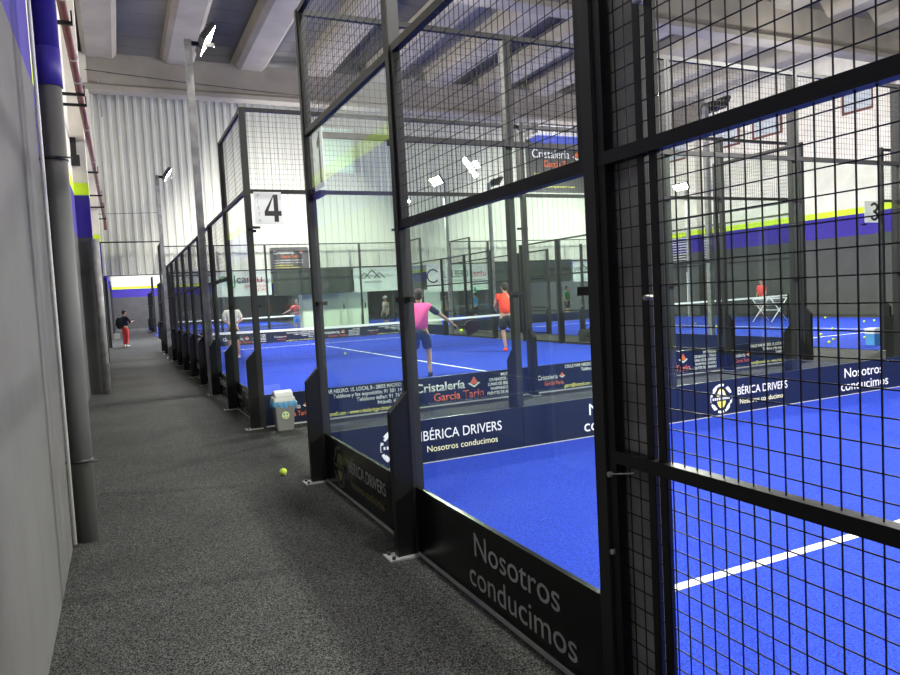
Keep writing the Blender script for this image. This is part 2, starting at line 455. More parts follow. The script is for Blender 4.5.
# near court: its corridor side and its end wall
near_side = fence('court_side_fence', 'tall glass and black mesh side fence closest to the camera, running along the walkway', 'y', D, -1,
      [2.04,3.93,6.0], ['B','A'], ['N','I'], (-1,(0,-1,0)), 'board_out', True, bare=(0,))
mesh_side = fence('court_mesh_fence', 'black wire mesh fence at the right edge of the photo, waist-high rail across it', 'y', D, -1,
      [-8.0,-6.0,-4.0,-2.0,-.1,2.04], ['M','M','M','M','M'], None, None, wirew=.0017, skip_posts=(5,))
db = MB().box(D-.004, D+.016, 1.728, 1.766, .02, 5.0); db.build('door_stile', M['steel'], mesh_side, .003)
db = MB().box(D-.004, D+.016, 1.785, 1.82, .02, 5.0); db.build('door_stile', M['steel'], mesh_side, .002)
for zz in (1.52, 2.45): MB().tube((D-.03,1.775,zz), (D-.0,1.775,zz), .009, 10).build('bolt', M['plate'], mesh_side)
for zz, x2 in ((.62,.0),(.90,.1)):
    c_ = MB().tube((D-.02,1.99,zz), (D-.035,1.99,zz), .010, 8)
    c_.build('bolt', M['plate'], mesh_side)
MB().tube((D-.03,1.99,.90), (D-.03,1.86,.93), .003, 6).build('latch_wire', M['plate'], mesh_side)
end_near = fence('court_end_fence', 'glass end wall with navy driving school boards at the end of the near court', 'x', 5.99, 1,
      seq(D, 5), ['A']*5, ['I','N','I','N','I'], (-1,(1,0,0)), skip_posts=(0,))
fence('court_end_fence', 'glass end wall of court 4 with glazier advertising boards, facing the camera across the gap', 'x', 9.1, -1,
      seq(D, 5), ['A']*5, ['A','B','A','B','A'], (-1,(1,0,0)), skip_posts=(0,))
fence('court_side_fence', 'long row of dark posts and mesh along the walkway beside court 4', 'y', D, -1,
      seq(9.1, 10), ['A','B','M','M','M','M','M','M','B','A'], ['A','B','A','B','A','B','A','B','A','B'], (-1,(0,-1,0)), 'board_out', True)
fence('court_side_fence', 'side fence of court 4 away from the walkway, seen through its glass end', 'y', XR, 1,
      seq(9.1, 10), ['A','B','M','M','M','D','M','M','B','A'])
fence('court_end_fence', 'far glass end wall of court 4 beyond the net', 'x', 29.1, 1,
      seq(D, 5), ['A']*5, ['A','B','A','B','A'], (-1,(1,0,0)), skip_posts=(0,5))
X3 = 13.85
fence('court_end_fence', 'glass end wall of court 3 at the right, seen through the mesh', 'x', 9.1, -1,
      seq(X3, 5), ['A']*5, ['A','B','A','B','A'], (-1,(1,0,0)))
fence('court_side_fence', 'side fence of court 3 facing court 4', 'y', X3, -1,
      seq(9.1, 10), ['D','M','M','M','D','D','M','M','B','A'], skip_posts=(0,))
fence('court_end_fence', 'far end wall of court 3 under the corrugated wall', 'x', 29.1, 1,
      seq(X3, 5), ['A']*5, skip_posts=(0,))
# courts in the hall beyond
fence('court_side_fence', 'short fence far down the walkway beyond court 4', 'y', D+.5, -1, seq(32.0, 5), ['A','B','M','M','M'], ['-']*5, None, wirew=.003)
fence('court_end_fence', 'glass end of the court in the hall behind court 4', 'x', 32.0, -1, seq(D+.5, 5), ['A']*5, ['-']*5, None, wirew=.003, skip_posts=(0,))
fence('court_side_fence', 'fence along the walkway in the farthest part of the hall', 'y', D+.8, -1, seq(54.5, 5, 2), ['A','B','M','M','M'], ['-']*5, None, wirew=.003)

# ------------------------------------------------------------------ turf
def turf(x0, y0, y1, net, lines=True):
    o = MB().box(x0-.01, x0+10.01, y0, y1, 0, .012).build('floor', M['turf']); struct(o)
    L = MB(); z0, z1 = .012, .0145
    ym = net
    for s in (-1, 1):
        ys = ym+s*6.95
        if y0 < ys < y1: L.box(x0, x0+10, ys-.03, ys+.03, z0, z1)
        a, b = sorted((ym, ym+s*7.15))
        a = max(a, y0); b = min(b, y1)
        if b > a: L.box(x0+4.975, x0+5.025, a, b, z0+.0003, z1+.0003)
    l = L.build('line_marking', M['line'], o)
    return o
turf(D, -14.0, 5.98, -4.24)
turf(D, 9.11, 29.09, 19.1)
turf(X3, 9.11, 29.09, 19.1)
turf(D+.5, 32.01, 52, 42)
turf(X3, 32.0, 52, 42)
turf(D+.8, 54.5, 74, 64)

# ------------------------------------------------------------------ nets
def net(x0, y, label):
    r = thing('padel_net', (x0+5, y, 0), label, 'net')
    for x in (x0+.35, x0+9.65):
        p = MB().box(x-.035, x+.035, y-.04, y+.04, .012, .95); p.build('net_post', M['steel'], r, .005)
    n = 24; top = lambda t: .92-.04*(1-(2*t-1)**2)
    b = MB(); m = MB()
    xs = [x0+.38+9.24*i/n for i in range(n+1)]
    for i in range(n):
        z0, z1 = top(i/n), top((i+1)/n)
        k = len(b.v)
        for (x, z) in ((xs[i], z0), (xs[i+1], z1)):
            for dy in (-.012, .012):
                for dz in (0, -.06): b.v.append((x, y+dy, z+dz))
        for q in ((0,4,6,2),(1,3,7,5),(0,1,5,4),(2,6,7,3)): b.face([k+j for j in q])
    w = .0022
    for i in range(230):
        x = x0+.38+9.24*i/229; z = top(i/229.); m.box(x-w, x+w, y-w, y+w, .03, z-.05)
    for j in range(20):
        z = .04+.042*j; m.box(x0+.38, x0+9.62, y-w, y+w, z-w, z+w)
    b.build('tape', M['white'], r); m.build('netting', M['net'], r)
net(D, 19.1, 'padel net with white tape across court 4, behind the two players')
net(X3, 19.1, 'padel net with white tape across court 3 at the right')
net(D+.5, 42, 'padel net in the court beyond the far banners')

# ------------------------------------------------------------------ light masts
def mast(x, y, face, label, spot=True, w=.06, wy=None, energy=1150, H=5.95):
    wy = wy or w
    r = thing('light_mast', (x, y, 0), label, 'light mast')
    p = MB().box(x-w, x+w, y-wy, y+wy, 0, H).build('pole', M['mast'], r, .004)
    MB().box(x-w-.04, x+w+.04, y-wy-.04, y+wy+.04, 0, .012).build('base_plate', M['plate'], p)
    MB().box(min(x, x+face*.45), max(x, x+face*.45), y-.03, y+.03, H-.09, H-.02).build('crossarm', M['steel'], r)
    for dy in ((-.24, .24)):
        cx = x+face*.32
        tilt = math.radians(55)
        h = MB(); l = MB()
        R = Matrix.Rotation(-face*tilt, 4, 'Y')
        def add(mb, x0, x1, y0, y1, z0, z1):
            k = len(mb.v); mb.box(x0, x1, y0, y1, z0, z1)
            for i in range(k, len(mb.v)): mb.v[i] = tuple(R @ Vector(mb.v[i]) + Vector((cx, y+dy, H+.03)))
        add(h, -.17, .17, -.2, .2, -.03, .05)
        for i in range(6): add(h, -.15+i*.055, -.135+i*.055, -.18, .18, .05, .09)
        hd = h.build('floodlight', M['lampbody'], r)
        add(l, -.15, .15, -.18, .18, -.036, -.03)
        l.build('lens', M['lens'], hd)
    if spot:
        s = bpy.data.lights.new('flood_beam', 'AREA'); s.shape = 'RECTANGLE'; s.size = .8; s.size_y = .3; s.energy = energy
        s.color = (1.0,.975,.92)
        so = bpy.data.objects.new('flood_beam', s); COL.objects.link(so); so.parent = r
        so.location = (face*.47, 0, H-.05)
        so.rotation_euler = Vector((face*.80, 0, -.6)).to_track_quat('-Z', 'X').to_euler()
    return r
xa = D+.028+.038
mast(xa, 1.915, 1, 'square black light mast closest to the camera, between glass panel and mesh', w=.038, wy=.085)
mast(D-.11, 13.35, 1, 'tall light mast with bright floodlight beside the walkway, first one down the walkway', H=6.3)
mast(D-.11, 24.8, 1, 'smaller-looking second light mast down the walkway, with round bright lamp')
mast(XR+.17, 1.9, -1, 'light mast on the far side of the near court')
mast(XR+.17, 13.0, -1, 'light mast with bright lamp beside court 4, just right of the black mast')
mast(XR+.17, 24.8, -1, 'far light mast of court 4, glaring through the mesh above the glass')
mast(X3-.17, 13.4, 1, 'light mast on the near left side of court 3')
mast(X3-.17, 24.8, 1, 'light mast on the far left side of court 3')
mast(X3+10.17, 13.4, -1, 'light mast beside the right wall, nearer of the two')
mast(X3+10.17, 24.8, -1, 'light mast beside the right wall, farther of the two')
mast(D-.11, -9.7, 1, 'light mast of the near court standing behind the camera')
mast(XR+.17, -9.7, -1, 'light mast across the near court, behind the camera')

# ------------------------------------------------------------------ room shell
def S(mb, name, m): return struct(mb.build(name, m))
S(MB().box(-3, 30, -16, 80, -.2, 0), 'floor', M['floor'])
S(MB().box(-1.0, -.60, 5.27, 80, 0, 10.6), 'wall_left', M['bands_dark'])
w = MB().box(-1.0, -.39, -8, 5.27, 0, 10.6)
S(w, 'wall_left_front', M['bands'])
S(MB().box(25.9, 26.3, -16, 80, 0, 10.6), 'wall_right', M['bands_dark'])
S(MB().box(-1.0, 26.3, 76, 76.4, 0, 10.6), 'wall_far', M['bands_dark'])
# trim on the edge of the near wall panel (pale joint)
S(MB().box(-.46, -.405, 5.27, 5.285, 0, 6), 'trim_1', M['white_paint'])
# concrete pillars
for t in (15.4, 25.3, 35.3, 45.3, 55.3, 65.3):
    p = MB().box(-.62, -.35, t, t+.55, 0, 9.85 if t < 30 else 6.9)
    S(p, 'concrete_pillar', M['bands_dark'])
for t in (6.5, 16.6, 26.0):
    S(MB().box(25.5, 25.92, t-.3, t+.3, 0, 9.8), 'concrete_pillar', M['bands_dark'])
# portal beams: web with bottom flange
for t in (-4.5, 5.5, 15.5, 25.5):
    b = MB().prism([(t-.27,8.70),(t+.27,8.70),(t+.27,8.84),(t+.14,8.94),(t+.14,9.90),(t-.14,9.90),(t-.14,8.94),(t-.27,8.84)], 'x', -.6, 25.9)
    S(b, 'roof_beam', M['concrete'])
# purlins and roof sheets
k = 0; x = .05
xs = []
while x < 26: xs.append(x); x += 2.37
for x in xs:
    b = MB().prism([(x-.36,9.72),(x+.36,9.72),(x+.50,9.86),(x+.50,10.35),(x-.50,10.35),(x-.50,9.86)], 'y', -16, 29.55)
    S(b, 'roof_purlin', M['purlin'])
for i, (a, b) in enumerate(zip(xs[:-1], xs[1:])):
    g = MB()
    y = -16.
    while y < 29.5:
        y2 = min(y+1.0, 29.55); g.box(a+.3, b-.3, y, y2-.02, 10.36, 10.42); y += 1.0
    S(g, 'roof_panel', M['rooflight'] if i % 2 == 0 else M['roofdark'])
S(MB().box(-1, 26.3, -16, 30.2, 10.44, 10.6), 'ceiling', M['roofdark'])
S(MB().box(-1, 26.3, 30.2, 80, 6.9, 7.1), 'ceiling', M['white_paint'])
S(MB().box(-.05, .0, 25.0, 29.5, 8.9, 8.95), 'trim_2', M['concrete'])

# corrugated end wall hanging over the courts: ribs are real geometry
cw = MB(); z0, z1, y = 3.0, 10.4, 29.75
prof = []; x = -.6; p = .30
while x < 25.9:
    for dx, dy in ((0,0),(.16,0),(.19,-.045),(.27,-.045)): prof.append((min(x+dx, 25.9), y+dy))
    x += p
n0 = len(cw.v)
for (a, b) in prof: cw.v += [(a, b, z0), (a, b, z1), (a, b+.03, z0), (a, b+.03, z1)]
for i in range(len(prof)-1):
    a = n0+4*i
    cw.face([a, a+4, a+5, a+1]); cw.face([a+2, a+3, a+7, a+6]); cw.face([a, a+2, a+6, a+4]); cw.face([a+1, a+5, a+7, a+3])
S(cw, 'wall_end', M['corr'])
S(MB().box(-.6, 25.9, 29.80, 30.1, 2.98, 3.12), 'trim_3', M['greymetal'])
S(MB().box(-.6, 25.9, 29.80, 30.15, 3.12, 10.4), 'wall_end_back', M['white_paint'])
# translucent window in the corrugated wall
wn = MB().box(8.1, 9.7, 29.62, 29.69, 7.1, 8.95).build('window_1', mat('rooflight_green', (.62,.78,.66), .5)); struct(wn)
fr = MB()
for a in ((8.04,8.1,7.04,9.01),(9.7,9.76,7.04,9.01),(8.1,9.7,7.04,7.1),(8.1,9.7,8.95,9.01)): fr.box(a[0],a[1],29.6,29.7,a[2],a[3])
fr.build('window_frame', M['corr'], wn)
# windows in the right wall
for i, (y0, y1) in enumerate(((21.2,22.55),(23.45,24.75),(17.2,18.3),(14.6,15.9),(26.6,27.9))):
    z0, z1 = 7.78, 9.12
    wn = MB().box(25.87, 25.895, y0, y1, z0, z1).build('window_%d' % (i+2), M['winglass']); struct(wn)
    fr = MB()
    for a in ((y0-.09,y0,z0-.09,z1+.09),(y1,y1+.09,z0-.09,z1+.09),(y0,y1,z0-.09,z0),(y0,y1,z1,z1+.09)): fr.box(25.84, 25.9, a[0], a[1], a[2], a[3])
    fr.build('window_frame', M['frame_red'], wn)
# door in the right wall
d = MB().box(25.84, 25.895, 25.9, 26.85, 0, 2.1).build('door_1', M['white_paint']); struct(d)
MB().box(25.80, 25.84, 26.0, 26.12, .98, 1.02).build('door_handle', M['lampbody'], d)
lv = MB()
for i in range(12): lv.box(25.82, 25.88, 25.4, 28.6, 2.35+i*.13, 2.40+i*.13)
lv = lv.build('wall_louvre', M['white_paint']); tag(lv, 'pale slatted louvre panel above the white door in the right wall', 'louvre')

# ------------------------------------------------------------------ pipes on the left wall
r = thing('drain_pipe', (-.30, 5.44, 0), 'thick grey downpipe painted purple at the top, nearest on the left wall', 'pipe')
MB().tube((-.305,5.44,.0), (-.305,5.44,3.09), .072, 28).build('pipe', mat('pipe_grey', (.12,.118,.115), .6, noise=(2,.1)), r)
MB().tube((-.305,5.44,3.33), (-.305,5.44,8.0), .078, 28).build('pipe', mat('purple_pipe', (.036,.020,.26), .55), r)
MB().tube((-.305,5.44,3.09), (-.305,5.44,3.34), .080, 28).build('pipe_collar', bpy.data.materials['purple_pipe'], r)
for z in (.55, 2.60):
    c = MB().tube((-.305,5.44,z), (-.305,5.44,z+.022), .0765, 28)
    c.box(-.42, -.36, 5.42, 5.45, z, z+.02); c.tube((-.30,5.345,z+.011), (-.20,5.36,z+.011), .006, 6)
    c.build('pipe_clamp', M['lampbody'], r)
# thin conduit on the panel edge
c = MB().tube((-.375,5.31,.02), (-.375,5.31,7), .012, 8)
tag(c.build('conduit', M['white_paint']), 'thin pale conduit in the corner between near wall panel and thick pipe', 'conduit')
# dark pipe beside the first pillar
c = MB().tube((-.30,15.2,.02), (-.30,15.2,3.0), .07, 14)
tag(c.build('drain_pipe', M['mast']), 'slim dark pipe standing against the first pillar', 'pipe')
r = thing('sprinkler_pipe', (-.3, 9, 4.95), 'long dark red pipe running high along the left wall', 'pipe')
MB().tube((-.330,5.6,4.95), (-.20,28.9,4.95), .048, 16).build('pipe', M['redpipe'], r)
for y in (6.5, 8.6, 10.6, 11.6, 14.5, 17.5, 20.5, 23.5, 26.5):
    xx = -.345+.145*y/28.9
    MB().tube((xx,y-.02,4.95), (xx,y+.02,4.95), .056, 16).build('pipe_collar', M['plate'], r)
for y in (9.2, 12.1, 12.7, 18.6, 22.2, 24.6, 27.6):
    xx = -.345+.145*y/28.9
    b = MB().box(-.595, xx+.07, y-.02, y+.02, 4.86, 4.90)
    b.box(xx+.052, xx+.07, y-.02, y+.02, 4.88, 5.02)
    b.build('pipe_bracket', M['steel'], r)
MB().tube((-.20,28.6,4.95), (-.20,28.6,4.60), .05, 12).build('pipe_end', M['redpipe'], r)
# thin cross wires and bar between pillar and mast
tag(MB().tube((-.35,25.2,3.84), (D-.11,24.9,3.82), .022, 8).build('cross_bar', M['steel']), 'thin dark bar crossing the walkway from pillar to second mast', 'bar')
tag(MB().tube((-.35,25.25,4.75), (D-.11,24.85,4.75), .008, 6).build('cross_wire', M['steel']), 'very thin wire crossing high over the walkway to the second mast', 'wire')
b = MB().box(-.62,-.50,15.30,15.4,4.45,4.95); b.box(-.60,-.45,15.2,15.3,4.40,4.60)
tag(b.build('wall_bracket', M['black']), 'black bracket fixed to the white top of the first pillar', 'bracket')
cb = MB(); pts = [(-.4+i*.6, 25.21, 9.28-.10*math.sin(i*.16)-.02*i) for i in range(13)]; cb.path(pts, .012, 5)
tag(cb.build('cable', M['lampbody']), 'dark cable drooping across the face of the concrete roof beam', 'cable')

# ------------------------------------------------------------------ number signs
def sign(x, y, z0, z1, w, num, label, side=None, pista=True):
    r = thing('court_number_sign', (x, y, z0), label, 'sign')
    if side is None:
        pn = MB().box(x, x+w, y, y+.006, z0, z1).build('sign_panel', M['sheet'], r)
        R = (1,0,0); P = lambda a, b: (x+a, y, z0+b)
        MB().box(x-.08, x+.06, y+.006, y+.03, z0-.05, z0-.02).build('bracket', M['steel'], r)
    else:
        pn = MB().box(x-.006, x, y-w, y, z0, z1).build('sign_panel', M['sheet'], r)
        R = (0,-1,0); P = lambda a, b: (x-.006, y-a, z0+b)
        MB().box(x-.02, x+.03, y-.2, y+.06, z0-.06, z0-.02).build('bracket', M['steel'], r)
    h = z1-z0
    f = Flat(P(w*.36, h*.08), R, (0,0,1)); W_, H_ = w*.62, h*.84
    q = lambda pts: f.poly([(a*W_, b*H_) for a, b in pts])
    if num == '4':
        q([(.56,0),(.82,0),(.82,.22),(.56,.22)]); q([(0,.22),(1,.22),(1,.40),(.22,.40),(0,.38)])
        q([(.56,.40),(.82,.40),(.82,1),(.56,1)]); q([(0,.38),(.22,.40),(.60,.99),(.56,1)])
    elif num == '1':
        q([(.42,0),(.68,0),(.68,1),(.50,1),(.42,.9)]); q([(.14,.70),(.42,.72),(.42,.92),(.14,.82)])
    else:
        for cy, a0, a1 in ((.74,-.5*PI,.88*PI), (.27,-.88*PI,.5*PI)):
            for i in range(16):
                t0 = a0+(a1-a0)*i/16; t1 = a0+(a1-a0)*(i+1)/16
                q([(.48+k_*math.cos(t), cy+m_*math.sin(t)) for k_, m_, t in ((.22,.13,t0),(.46,.27,t0),(.46,.27,t1),(.22,.13,t1))])
        q([(.34,.44),(.5,.44),(.5,.58),(.34,.58)])
    f.build('number', [M['black']], pn)
    if pista:
        for i, ch in enumerate('PISTA'):
            text(pn, 'lettering', ch, P(w*.12, h*(.84-.19*i)), R, (0,0,1), None, h*.10, M['greyvinyl'])
    return r
sign(1.625, 9.0, 2.57, 2.975, .34, '4', 'white PISTA 4 number sign on the glass corner of court 4')
sign(13.34, 9.05, 2.56, 2.985, .44, '3', 'white number 3 sign hanging at the corner of court 3', pista=False)
sign(D+.03, 5.90, 2.50, 2.99, .30, '1', 'white number 1 sign seen nearly edge-on at the near corner post', side=True)

# ------------------------------------------------------------------ banners under and on the corrugated wall
def banner(x0, x1, z0, z1, m, label, y=29.69):
    r = thing('banner', ((x0+x1)/2, y, z0), label, 'banner')
    s = MB(); n = 12
    for i in range(n):
        a = x0+(x1-x0)*i/n; b = x0+(x1-x0)*(i+1)/n
        da = .008*math.sin(i*1.3)-.008; db = .008*math.sin((i+1)*1.3)-.008
        s.prism([(a,y+da),(b,y+db),(b,y+db+.01),(a,y+da+.01)], 'z', z0, z1)
    s.build('sheet', m, r)
    e = MB()
    for zz in (z0+.03, z1-.03):
        for xx in (x0+.04, x1-.04): e.tube((xx,y-.03,zz),(xx,y-.006,zz), .02, 8)
    e.build('eyelet', M['plate'], r)
    return r
X = (1,0,0); Z = (0,0,1)
def T(r, s, x, z, w, cap, m, y=29.65, name='lettering', label=None): return text(r, name, s, (x, y, z), X, Z, w, cap, m, label=label)
b = banner(3.60, 5.84, 1.98, 3.06, M['bannerwhite'], 'white banner with red and dark lettering, left of the black glossy banner')
T(b,'ca',4.45,2.52,.38,.34,M['black']); T(b,'nlu',4.85,2.52,.62,.34,M['red'], label='red lettering'); T(b,'SERVICIOS DE',4.75,2.33,.9,.10,M['red']); T(b,'FINCAS',4.95,2.17,.7,.10,M['red'])
f = Flat((4.05,29.65,2.55), X, Z); f.arc(-.12,.1,.12,.17,0,PI,0,0,10); f.arc(.17,-.1,.12,.17,PI,2*PI,0,0,10); f.poly([(.0,-.1),(.05,-.1),(.05,.1),(.0,.1)]); f.poly([(.29,-.1),(.34,-.1),(.34,.3),(.29,.3)]); f.build('logo', [M['greencloth']], b)
b = banner(5.86, 7.48, 3.0, 3.94, M['bannergrey'], 'charcoal glazier banner above the row, on the corrugated wall left', 29.69)
T(b,'Cristalería',6.0,3.66,.85,.14,M['white'],29.65); T(b,'García Tarín',6.3,3.50,.75,.11,M['orange'],29.65); diamond(b,(7.15,29.65,3.72),X,Z,.10)
for i in range(2): T(b,'CALLE MAR NEGRO, 15, LOCAL 8',6.0,3.37-i*.1,1.2,.05,M['white'],29.65)
T(b,'gtarin@hotmail.com',6.0,3.17,.8,.05,M['yellow'],29.65); T(b,'www.cristaleriagarciatarin.com',6.0,3.07,1.1,.05,M['yellow'],29.65)
banner(5.92, 9.36, 1.92, 2.99, M['bannerdark'], 'wide black glossy banner between the two white banners on the left')
b = banner(9.42, 11.5, 1.93, 2.98, M['bannerwhite'], 'white banner with a line drawing of rooftops')
f = Flat((10.25,29.65,2.5), X, Z)
for o, s in ((-.35,.28),(0,.4),(.35,.28)): f.poly([(o-s,0),(o-s+.05,0),(o,s*.85),(o+s-.05,0),(o+s,0),(o,s)])
f.build('logo', [M['black']], b); T(b,'ARQUITECTURA',9.9,2.3,.8,.09,M['black'])
b = banner(12.9, 16.1, 1.76, 3.06, M['bannerwhite'], 'long white banner with dark EL ALBERO lettering')
f = Flat((13.2,29.65,2.5), X, Z); f.arc(0,0,.26,.32,.6,5.6,0,0,20); f.build('logo', [M['black']], b)
T(b,'EL ALBERO',13.6,2.40,1.42,.34,M['black']); T(b,'c',15.10,2.40,.17,.25,M['black']); T(b,'anlu',15.3,2.40,.66,.32,M['red'],label='red lettering'); T(b,'CONSTRUCCIONES Y REFORMAS',13.6,2.2,2.3,.08,M['black'])
banner(16.2, 20.9, 1.98, 3.08, M['bannerdark'], 'wide black textured banner behind court 3 end')
b = banner(21.0, 22.6, 1.93, 2.95, M['bannerwhite'], 'small white banner with rooftop drawing at the right end of the row')
f = Flat((21.6,29.65,2.45), X, Z)
for o, s in ((-.3,.25),(0,.36),(.3,.25)): f.poly([(o-s,0),(o-s+.05,0),(o,s*.85),(o+s-.05,0),(o+s,0),(o,s)])
f.build('logo', [M['black']], b)
b = banner(18.5, 22.0, 6.4, 8.95, M['bannergrey'], 'large hanging glazier banner high on the corrugated wall under the platform', 29.69)
T(b,'Cristalería',18.85,8.1,2.2,.42,M['white'],29.65); T(b,'García Tarín',19.5,7.65,1.9,.34,M['orange'],29.65); diamond(b,(21.5,29.65,8.2),X,Z,.28)
for i, s in enumerate(('Teléfono: 91 381 14','Teléfono taller: 91 763','gtarin@hotmail.com','www.cristaleriagarciatarin.com')): T(b,s,18.9,7.25-i*.2,(1.6,1.9,1.5,2.4)[i],.11,M['yellow'],29.65)

# white railed platform above it
r = thing('railed_platform', (20.3, 29.2, 9.0), 'white railed platform with blue underside high on the corrugated wall', 'platform')
MB().box(18.6, 21.9, 28.5, 29.68, 8.95, 9.08).build('deck', M['white'], r)
MB().prism([(18.9,8.6),(21.6,8.6),(21.9,8.95),(18.6,8.95)], 'y', 28.7, 29.5).build('underside', mat('blue_panel', (.05,.09,.45), .5), r)
rl = MB()
for z in (9.35, 9.65): rl.tube((18.5,28.45,z),(22.0,28.45,z),.03,8); rl.tube((18.5,28.45,z),(18.5,29.68,z),.03,8); rl.tube((22.0,28.45,z),(22.0,29.68,z),.03,8)
for x in (18.5,19.4,20.3,21.2,22.0): rl.tube((x,28.45,9.0),(x,28.45,9.66),.03,8)
for x in (18.5,22.0): rl.tube((x,29.1,9.0),(x,29.1,9.66),.03,8)
rl.build('railing', M['white'], r)

# ------------------------------------------------------------------ furniture around the courts
r = thing('storage_cabinet', (8.8, 30.8, 0), 'tall white double cabinet standing beyond the far end of court 4', 'cabinet')
MB().box(7.3, 10.3, 30.6, 31.2, 0, 1.98).build('body', M['cabinet'], r)
for i in range(3):
    dd = MB().box(7.33+i*1.0, 8.28+i*1.0, 30.57, 30.6, .12, 1.93).build('door', M['cabinet'], r)
    MB().box(8.14+i, 8.18+i, 30.54, 30.57, 1.2, 1.45).build('handle', M['black'], dd)
tag(MB().box(12.9,13.85,30.4,30.5,0,1.9).build('notice_board', M['cabinet']), 'pale upright board beyond the pink-shirted player', 'board')

r = thing('waste_bin', (1.74, 8.74, 0), 'grey swing-top bin with blue bag, at the corner of court 4', 'bin')
def frust(mb, x, y, z0, z1, a0, b0, a1, b1):
    k = len(mb.v)
    for z, a, b in ((z0,a0,b0),(z1,a1,b1)):
        for sx, sy in ((-1,-1),(1,-1),(1,1),(-1,1)): mb.v.append((x+sx*a, y+sy*b, z))
    for q in ((3,2,1,0),(4,5,6,7),(0,1,5,4),(1,2,6,5),(2,3,7,6),(3,0,4,7)): mb.face([k+i for i in q])
bx_, by_ = 1.765, 8.74
m = MB(); frust(m, bx_, by_, 0, .36, .098, .085, .125, .11); bo = m.build('body', M['bin'], r, .012)
f = Flat((bx_, by_-.104, .20), X, Z, .004)
f.mb = MB(); f.ell(0,0,.047,.047,0,0); f.ell(-.018,.013,.011,.014,.003,1); f.ell(.018,.013,.011,.014,.003,1); f.arc(0,-.004,.022,.030,PI*1.1,PI*1.9,.003,1,8)
f.build('sticker', [mat('sticker_yellow', (.72,.72,.32), .5), mat('sticker_teal', (.08,.35,.38), .5)], bo)
m = MB(); random.seed(3); n = 40; k = len(m.v)
for j in range(4):
    for i in range(n):
        t = 2*PI*i/n; ca, sa = math.cos(t), math.sin(t)
        e = 1/max(abs(ca), abs(sa)*1.12); rr = .13+.013*math.sin(i*2.1+j)+(.012 if j in (1,2) else 0)
        m.v.append((bx_+ca*rr*min(e,1.25), by_+sa*rr*min(e,1.25)*.9, .30+j*.028-(.03*max(0,math.sin(i*.9)) if j == 0 else 0)))
for j in range(3):
    for i in range(n):
        i2 = (i+1) % n; m.face([k+j*n+i, k+j*n+i2, k+(j+1)*n+i2, k+(j+1)*n+i], True)
m.build('bin_bag', M['bag'], r)
m = MB(); frust(m, bx_, by_, .365, .42, .132, .118, .124, .11); lid = m.build('lid', M['binlid'], r, .008)
m = MB(); m.prism([(by_-.10,.42),(by_-.075,.475),(by_-.02,.50),(by_+.03,.50),(by_+.085,.465),(by_+.10,.42)], 'x', bx_-.11, bx_+.11)
m.build('swing_flap', M['binlid'], lid, .01)

def ball(x, y, z, label, group=None, rad=.033):
    m = MB().sphere((x,y,z), rad, n=18, m=12)
    o = m.build('tennis_ball', M['ball'])
    tag(o, label, 'ball', group); return o
def seam(o, x, y, z, rad):
    pts = []
    for i in range(41):
        t = 2*PI*i/40; v = Vector((math.cos(t)+.35*math.cos(3*t)*.6, math.sin(t)-.35*math.sin(3*t)*.6, .9*math.sin(2*t))).normalized()*(rad+.0004)
        pts.append((x+v.x, y+v.y, z+v.z))
    MB().path(pts, .0012, 5).build('seam', M['white'], o)
o = ball(1.255, 6.42, .034, 'bright yellow ball lying alone on the dark walkway floor'); seam(o, 1.255, 6.42, .034, .033)
ball(5.82, 19.6, .05, 'small ball on the blue turf just beyond the net of court 4')
for i, (x, y) in enumerate(((23.2,17.3),(18.4,13.5),(16.46,12.4),(14.6,10.8),(15.3,11.2),(16.0,10.9),(21.4,14.6),(21.9,14.6),(19.5,19.9),(18.2,17.6))):
    ball(x, y, .046, 'loose yellow ball scattered on the blue turf of court 3', 'loose balls on court 3')

# ball trolley: white wire frame on court 3
r = thing('ball_trolley', (21.2, 18.0, 0), 'white folding wire ball trolley on court 3 in front of its net', 'trolley')
m = MB()
for y in (17.6, 18.4):
    for (a, b) in (((20.8,y,.03),(21.6,y,.85)),((21.6,y,.03),(20.8,y,.85)),((20.8,y,.85),(21.6,y,.85))): m.tube(a, b, .016, 6)
for x, z in ((20.8,.85),(21.6,.85),(21.2,.44)): m.tube((x,17.6,z),(x,18.4,z), .016, 6)
m.build('frame', M['white'], r)
m = MB(); 
for z in (.62,.7,.78,.85):
    m.tube((20.85,17.65,z),(21.55,17.65,z),.006,5); m.tube((20.85,18.35,z),(21.55,18.35,z),.006,5); m.tube((20.85,17.65,z),(20.85,18.35,z),.006,5); m.tube((21.55,17.65,z),(21.55,18.35,z),.006,5)
m.build('basket', M['plate'], r)

for i, (y, z) in enumerate(((26.6,1.75),(17.6,1.42),(17.35,1.95),(16.4,1.95))):
    tag(MB().tube((X3-.09,y,z),(X3-.075,y,z),.15 if i else .12,16).build('round_marker', M['greenlit']), ('small round green marker farthest back on the left fence of court 3','round green marker lowest on the left fence of court 3','upper round green marker on the left fence of court 3, beside the lowest one','round green marker nearest on the left fence of court 3')[i], 'marker')
